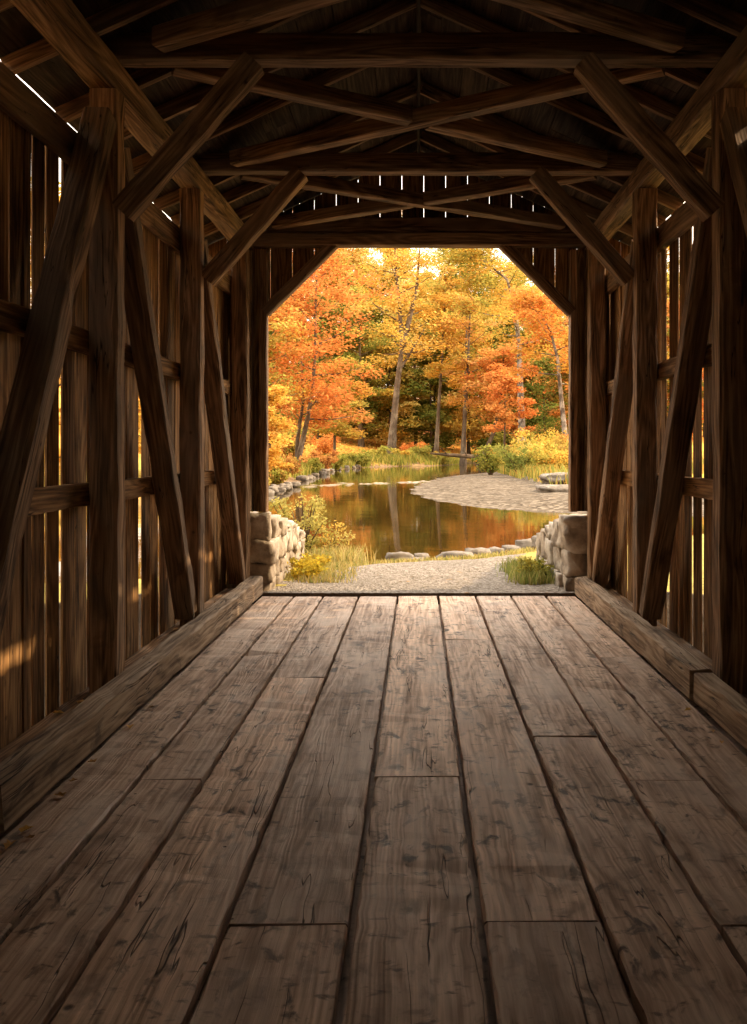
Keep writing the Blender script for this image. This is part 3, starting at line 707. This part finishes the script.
# ------------------------------------------------------------------ shrubs and grass
def shrub(name, label, x, y, w, h, pal, seed, leaf=.14, n=1500, group=None, stems=7, sink=.05):
    rr = random.Random(seed); rng = np.random.default_rng(seed); z0 = gz(x, y) - sink
    e = bpy.data.objects.new(name, None); COL.objects.link(e); e.location = (x, y, z0); tag(e, label, 'shrub', group)
    paths = []; C = []; RRd = []; N = []
    for k in range(stems):
        az = k * 2.4 + rr.random(); rr_ = w * .5 * rr.uniform(.3, .95); tip = Vector((math.cos(az) * rr_, math.sin(az) * rr_, h * rr.uniform(.55, 1.0)))
        paths.append(([Vector((tip.x * .1, tip.y * .1, 0)), tip * .5 + Vector((0, 0, .1 * h)), tip], [h * .014, h * .01, h * .005]))
        for f in (.45, .75, 1.0):
            C.append(tip * f + Vector((rr.gauss(0, .05 * w), rr.gauss(0, .05 * w), 0))); s = w * rr.uniform(.12, .2); RRd.append((s, s, min(s * .8, h * .25))); N.append(max(4, int(n / stems / 3)))
    v, q = tube(paths, 5); np_mesh('stems', v, q, M['bark_dark'], parent=e, smooth=True)
    v, q, c = leaves(C, RRd, N, leaf, pal, rng, .9); np_mesh('foliage', v, q, M['leaf'], c, parent=e)
DG = [(.20, .25, .06), (.30, .32, .08), (.42, .38, .09)]
rb = [(4.6, 51, 2.6, 1.9, GR + OL), (5.9, 46, 2.6, 1.8, DG), (7.0, 50, 3.0, 2.4, OL + YE_), (6.6, 41, 2.4, 1.4, GO + OL), (8.2, 45, 2.8, 1.9, RU + OL + OL), (8.4, 54, 3.2, 2.6, GO + OL), (9.8, 52, 2.8, 2.2, RU + OL), (7.7, 38, 2.2, 1.1, GO + OL), (7.3, 33.5, 1.5, 1.1, DG), (8.4, 61, 3.2, 3.0, OL), (10.4, 60, 3.4, 2.8, YE_ + GO), (11, 64, 3.5, 3.6, GR), (6.4, 56, 2.4, 1.8, DG + OL), (9.4, 42, 2.2, 1.5, GO)]
rbw = ['grey green shrub at the tip of the right bank', 'soft green shrub spilling onto the pebble bar', 'tall yellow green shrub in the middle of the right bank', 'low golden shrub at the back edge of the pebble bar', 'yellow shrub beside the slab rock', 'golden shrub at the foot of the mottled trunk', 'rusty gold shrub near the right jamb', 'low rusty shrub above the slab rock', 'green shrub in front of the right jamb on the bar', 'olive shrub behind the right bank shrubs', 'tall yellow shrub by the curved trunk', 'dark green shrub below the curved trunk', 'green shrub overhanging the back channel', 'small golden shrub beside the right jamb']
for k, (x, y, w, h, p) in enumerate(rb):
    shrub('bank_shrub', rbw[k], x, y, w, h, p, 300 + k, leaf=.17, n=1400, group='shrubs on the right bank', stems=9)
lb = [(-8.0, 38, 1.8, 1.6, YE_), (-7.5, 36, 1.3, 1.0, YE_ + GO), (-7.6, 57, 2.0, 1.2, OL), (-8.2, 66, 3, 1.6, RU), (-9.5, 60, 2.8, 2.2, RU + OL), (-7.6, 72, 2.6, 1.3, OL), (-6.4, 83, 3, 1.4, DG + OL), (-4.8, 92, 3.2, 1.4, OL), (-2.0, 94, 3.2, 1.2, OL + YE_), (.2, 95, 3.4, 1.6, DG + OL), (2.6, 97, 3.2, 1.3, YE_ + OL), (-10.5, 90, 4, 2.4, OR), (-1, 108, 4, 1.8, OR), (8.6, 104, 4, 2.2, GO), (12, 112, 5, 3, GO + YE_), (-9.4, 44, 2.2, 1.9, GO + YE_), (-7.1, 40, 1.5, .9, OL + RU), (-7.1, 34.3, 1.2, .8, YE_ + OL), (-7.9, 47, 2.2, 1.3, RU + OL)]
lbw = ['yellow bush over the rock pile at the left jamb', 'small yellow bush touching the rock pile', 'low olive bush at the foot of the leaning grey trunks', 'rusty bush on the left bank beyond the leaning trunks', 'russet bush behind the leaning grey trunks', 'olive bush at the far bend of the left shore', 'green clump at the far shore where the river turns', 'olive clump left of the forked trunk', 'yellow green clump at the foot of the forked trunk', 'dark green clump over the undercut bank', 'yellow clump between the forked tree and the slim tree', 'orange bush in the wood left of the forked tree', 'orange bush in the leaf litter behind the forked tree', 'golden bush behind the leaning dark trunk', 'large golden bush beyond the back channel', 'golden bush behind the yellow bush at the left jamb', 'low russet bush right behind the rock pile', 'small yellow green bush at the near end of the rock pile', 'low russet bush between the rock pile and the leaning trunks']
for k, (x, y, w, h, p) in enumerate(lb):
    shrub('bank_shrub', lbw[k], x, y, w, h, p, 340 + k, leaf=.17 if y < 60 else .26, n=1300, group='shrubs on the far and left banks', stems=9)
# near plants
NB = [(.62, .55, .18), (.50, .46, .12), (.70, .58, .16), (.40, .38, .10)]
shrub('riverside_bush', 'twiggy yellow green bush beyond the sunlit stone wing wall', -1.82, 12.5, .95, 1.15, NB, 400, leaf=.055, n=1500, stems=11)
shrub('riverside_bush', 'smaller leafy bush between the twiggy bush and the water', -1.45, 12.75, .7, .75, NB + YE_, 401, leaf=.05, n=1000, stems=9)
shrub('low_plant', 'bright yellow leafed plant at the foot of the left wing wall', -1.40, 9.95, .50, .24, [(.85, .62, .06), (.75, .56, .06), (.60, .52, .08)], 402, leaf=.05, n=900, stems=11)
shrub('low_plant', 'yellow leafed plant a little farther along the left wing wall', -1.38, 10.7, .45, .22, [(.80, .58, .07), (.60, .50, .10)], 403, leaf=.05, n=500, stems=9)
shrub('low_plant', 'green and yellow leafy plant at the foot of the right wing wall', 1.42, 9.75, .5, .30, DG + [(.6, .5, .08)], 404, leaf=.045, n=700, stems=10)
def grass(name, label, pts, h, pal, seed, w=.008):
    rng = np.random.default_rng(seed); P = np.array(pts, float); n = len(P)
    z = height(P); hh = h * rng.uniform(.45, 1.25, n); az = rng.uniform(0, 6.28, n); ln = rng.uniform(.1, .6, n) * hh; fa = rng.uniform(0, 6.28, n)
    sx, sy = np.cos(fa) * w, np.sin(fa) * w; dx, dy = np.cos(az) * ln, np.sin(az) * ln
    b = np.stack([P[:, 0], P[:, 1], z - .01], 1); m = b + np.stack([dx * .35, dy * .35, hh * .6], 1); t = b + np.stack([dx, dy, hh], 1); s = np.stack([sx, sy, 0 * sx], 1)
    V = np.stack([b - s, b + s, m + s * .7, m - s * .7, t + s * .12, t - s * .12], 1).reshape(-1, 3); i = np.arange(n)[:, None] * 6
    Qd = np.concatenate([i + np.array([[0, 1, 2, 3]]), i + np.array([[3, 2, 4, 5]])], 0)
    c = np.array(pal)[rng.integers(len(pal), size=n)] * rng.uniform(.7, 1.2, (n, 1)); c = np.concatenate([c, c], 0)
    tag(np_mesh(name, V, Qd, M['leaf'], np.clip(c, 0, .95)), label, 'grass', kind='stuff')
rg = random.Random(77)
GP = [(.36, .31, .08), (.46, .37, .13), (.26, .26, .07), (.54, .42, .17), (.48, .33, .10)]
def onland(f, n):
    out = []
    while len(out) < n:
        p = f()
        out.append(p)
    P = np.array(out); ok = (~inside(P, SHORE)) & (height(P) > ZW + .01); return P[ok]
grass('tall_grass', 'tall dry grass on the bank left of the path by the water', onland(lambda: (rg.uniform(-1.9, -.9) + .1 * rg.gauss(0, 1), rg.uniform(11.6, 12.9)), 1500), .30, GP, 1, .008)
grass('short_grass', 'short yellow grass and leaves along the left edge of the path', onland(lambda: (rg.uniform(-1.5, -.95) + .12 * rg.gauss(0, 1), rg.uniform(9.5, 12.5)), 2600), .09, GP, 2, .007)
grass('edge_grass', 'thin grass strip between the path and the pale rocks', onland(lambda: ((lambda t: (-1.2 + 3.4 * t + rg.gauss(0, .08), float(np.interp(-1.2 + 3.4 * t, [-1.2, -.2, .6, 1.3, 2.2], [12.6, 12.9, 13.25, 13.8, 14.6])) + rg.gauss(0, .13)))(rg.random())), 2600), .09, GP, 3, .008)
grass('grass_tuft', 'green grass tuft at the foot of the right wing wall', onland(lambda: (1.38 + rg.gauss(0, .13), rg.uniform(9.4, 10.8)), 1500), .15, [(.22, .25, .06), (.31, .31, .08), (.45, .37, .12)], 4, .007)
grass('bank_grass', 'green and yellow grass band along the foot of the far bank', onland(lambda: ((lambda t: (float(np.interp(t, [0, .25, .5, .75, 1], [-8.2, -8.6, -5.5, 1, 8])) + rg.gauss(0, .6), float(np.interp(t, [0, .25, .5, .75, 1], [50, 76, 91, 95, 112])) + rg.gauss(0, 1.0)))(rg.random())), 9000), .75, [(.26, .26, .05), (.38, .33, .07), (.20, .22, .04), (.50, .38, .09)], 5, .06)
grass('bank_grass', 'yellow and russet grass on the right bank around the shrubs', onland(lambda: (rg.uniform(5.5, 13), rg.uniform(33, 72)), 9000), .6, [(.44, .34, .08), (.52, .29, .07), (.32, .30, .07), (.25, .26, .06)], 6, .035)
# leaf carpet on the wooded slope
rng = np.random.default_rng(9)
Pn = np.stack([rng.uniform(-22, 24, 26000), rng.uniform(60, 135, 26000)], 1); dd = pdist(Pn, SHORE); Pn = Pn[(~inside(Pn, SHORE)) & (dd > 3)]
Cn = np.concatenate([Pn, height(Pn)[:, None] + .08], 1)
v, q, c = leaves(Cn, np.tile([[.2, .2, .08]], (len(Cn), 1)), np.ones(len(Cn), int), .42, OR + GO + YE_, rng, .35)
tag(np_mesh('fallen_leaves', v, q, M['leaf'], c), 'carpet of orange fallen leaves on the wooded slope', 'leaves', kind='stuff')

# fallen log on the far bank
e = bpy.data.objects.new('fallen_log', None); COL.objects.link(e); e.location = (5, 96, ZW + .9); tag(e, 'dark fallen log lying along the undercut far bank', 'log')
v, q = tube([([(-3.6, -1.5, .55), (-1.5, -1.2, .35), (.8, -.6, .2), (2.6, 1.4, .1), (4.6, 4, .0)], [.10, .2, .26, .28, .3])], 9); np_mesh('trunk', v, q, M['bark_dark'], parent=e, smooth=True)
v, q = tube([([(-1.5, -1.2, .35), (-2.1, -1.6, .9), (-2.4, -1.8, 1.3)], [.09, .06, .02]), ([(.8, -.6, .2), (.5, -1.4, .7), (.2, -1.8, .9)], [.08, .05, .02])], 6); np_mesh('branch_stub', v, q, M['bark_dark'], parent=e, smooth=True)

# dead leaves lying on the deck
def leaf_on(x, y, z, s, col, label, seed):
    rr = random.Random(seed); n = 12; vs = []; a0 = rr.uniform(0, 6.28)
    prof = [1, .62, .86, .5, .78, .42, .35, .42, .78, .5, .86, .62]
    tilt = rr.uniform(-.25, .25)
    vs.append((x, y, z + .006 + s * .10))
    for i in range(n):
        a = 2 * math.pi * i / n; r = s * prof[i] * rr.uniform(.85, 1.1); px, py = r * math.cos(a), r * math.sin(a) * .62
        c = abs(py) / s * .75 + rr.uniform(0, .12)
        vs.append((x + px * math.cos(a0) - py * math.sin(a0), y + px * math.sin(a0) + py * math.cos(a0), z + .004 + s * (c * .8 + tilt * px / s * .3 + .1)))
    fs = [(0, 1 + i, 1 + (i + 1) % n) for i in range(n)]
    zmin = min(v[2] for v in vs); vs = [(a, b, c - zmin + z + .001) for a, b, c in vs]
    cc = np.array([col] * n) * np.array([[rr.uniform(.8, 1.15)] for _ in range(n)])
    o = np_mesh('fallen_leaf', np.array(vs), np.array(fs), M['leaf'], cc, origin=(x, y, z)); tag(o, label, 'leaf', 'dead leaves on the deck')
TAN = (.55, .30, .10); BRN = (.30, .16, .06); GLD = (.70, .42, .12)
lv = [(-1.665, 4.62, 0, .045, GLD, 'golden dead leaf against the left curb below the sunlit patch'), (-1.66, 4.98, 0, .030, BRN, 'small brown dead leaf against the left curb beyond the golden one'),
      (-1.67, 4.10, 0, .038, TAN, 'tan dead leaf at the left curb, fourth from the viewer'), (-1.67, 3.86, 0, .035, BRN, 'brown dead leaf at the left curb, third from the viewer pair'), (-1.655, 3.70, 0, .04, TAN, 'crumpled tan leaf at the left curb, just nearer than the brown one'),
      (-1.655, 3.36, 0, .045, GLD, 'golden leaf on the deck at the butt joint of the left curb'), (-1.655, 3.24, 0, .045, TAN, 'curled tan leaf nearest the viewer at the left edge'), (-1.60, 3.30, 0, .03, BRN, 'brown leaf fragment beside the curled tan leaf'),
      (1.665, 4.92, 0, .040, GLD, 'bright dead leaf against the right curb near the butt joint'), (1.675, 4.55, 0, .026, TAN, 'small tan leaf at the right curb, middle of three'), (1.66, 4.38, 0, .028, TAN, 'small tan leaf at the right curb nearest the viewer'),
      (-2.02, 4.78, .087, .05, TAN, 'tan leaf on the left sill at the foot of the large dark post'), (-2.08, 4.60, .087, .045, GLD, 'golden leaf on the left sill against the wall boards'), (-2.0, 7.9, .087, .05, BRN, 'brown leaf on the left sill in the last bay'), (2.0, 6.3, .087, .04, BRN, 'brown leaf on the right sill in the middle bay')]
for k, a in enumerate(lv): leaf_on(*a, 500 + k)

# ------------------------------------------------------------------ light, sky, camera
w = bpy.data.worlds.new('sky'); scene.world = w; w.use_nodes = True; nt = w.node_tree; nt.nodes.clear()
out = nt.nodes.new('ShaderNodeOutputWorld'); bg = nt.nodes.new('ShaderNodeBackground'); tc = nt.nodes.new('ShaderNodeTexCoord')
sp = nt.nodes.new('ShaderNodeSeparateXYZ'); rp = nt.nodes.new('ShaderNodeValToRGB')
nt.links.new(tc.outputs['Generated'], sp.inputs[0]); nt.links.new(sp.outputs['Z'], rp.inputs[0]); nt.links.new(rp.outputs[0], bg.inputs[0]); nt.links.new(bg.outputs[0], out.inputs[0])
cr = rp.color_ramp; cr.elements[0].position = 0.0; cr.elements[0].color = (.42, .34, .23, 1); cr.elements[1].position = .7; cr.elements[1].color = (1.0, .96, .90, 1)
el = cr.elements.new(.25); el.color = (.66, .58, .47, 1)
bg.inputs[1].default_value = 5.6
sl = bpy.data.lights.new('sun', 'SUN'); sl.energy = 7.0; sl.angle = math.radians(.6); sl.color = (1.0, .76, .48)
so = bpy.data.objects.new('sun', sl); COL.objects.link(so)
elv, az = math.radians(36), math.radians(4)   # from the right, a little behind the viewer
dirv = Vector((math.cos(elv) * math.cos(az), math.cos(elv) * math.sin(az), math.sin(elv)))
so.rotation_euler = dirv.to_track_quat('Z', 'Y').to_euler(); so.location = dirv * 60

cam = bpy.data.cameras.new('camera'); co = bpy.data.objects.new('camera', cam); COL.objects.link(co); scene.camera = co
co.location = (0, 0, 1.6); co.rotation_euler = (math.radians(90), 0, 0)
cam.sensor_width = 36; cam.lens = 800 / 1024 * 36; cam.shift_x = -45 / 1024; cam.shift_y = -62 / 1024; cam.clip_end = 1000; cam.clip_start = .05
vs_ = scene.view_settings; vs_.view_transform = 'Standard'; vs_.look = 'None'; vs_.gamma = 1; vs_.use_curve_mapping = False; vs_.exposure = -.1
scene.cycles.max_bounces = 10; scene.cycles.diffuse_bounces = 6; scene.cycles.use_denoising = True; scene.cycles.denoising_prefilter = 'ACCURATE'; scene.cycles.denoising_input_passes = 'RGB_ALBEDO_NORMAL'
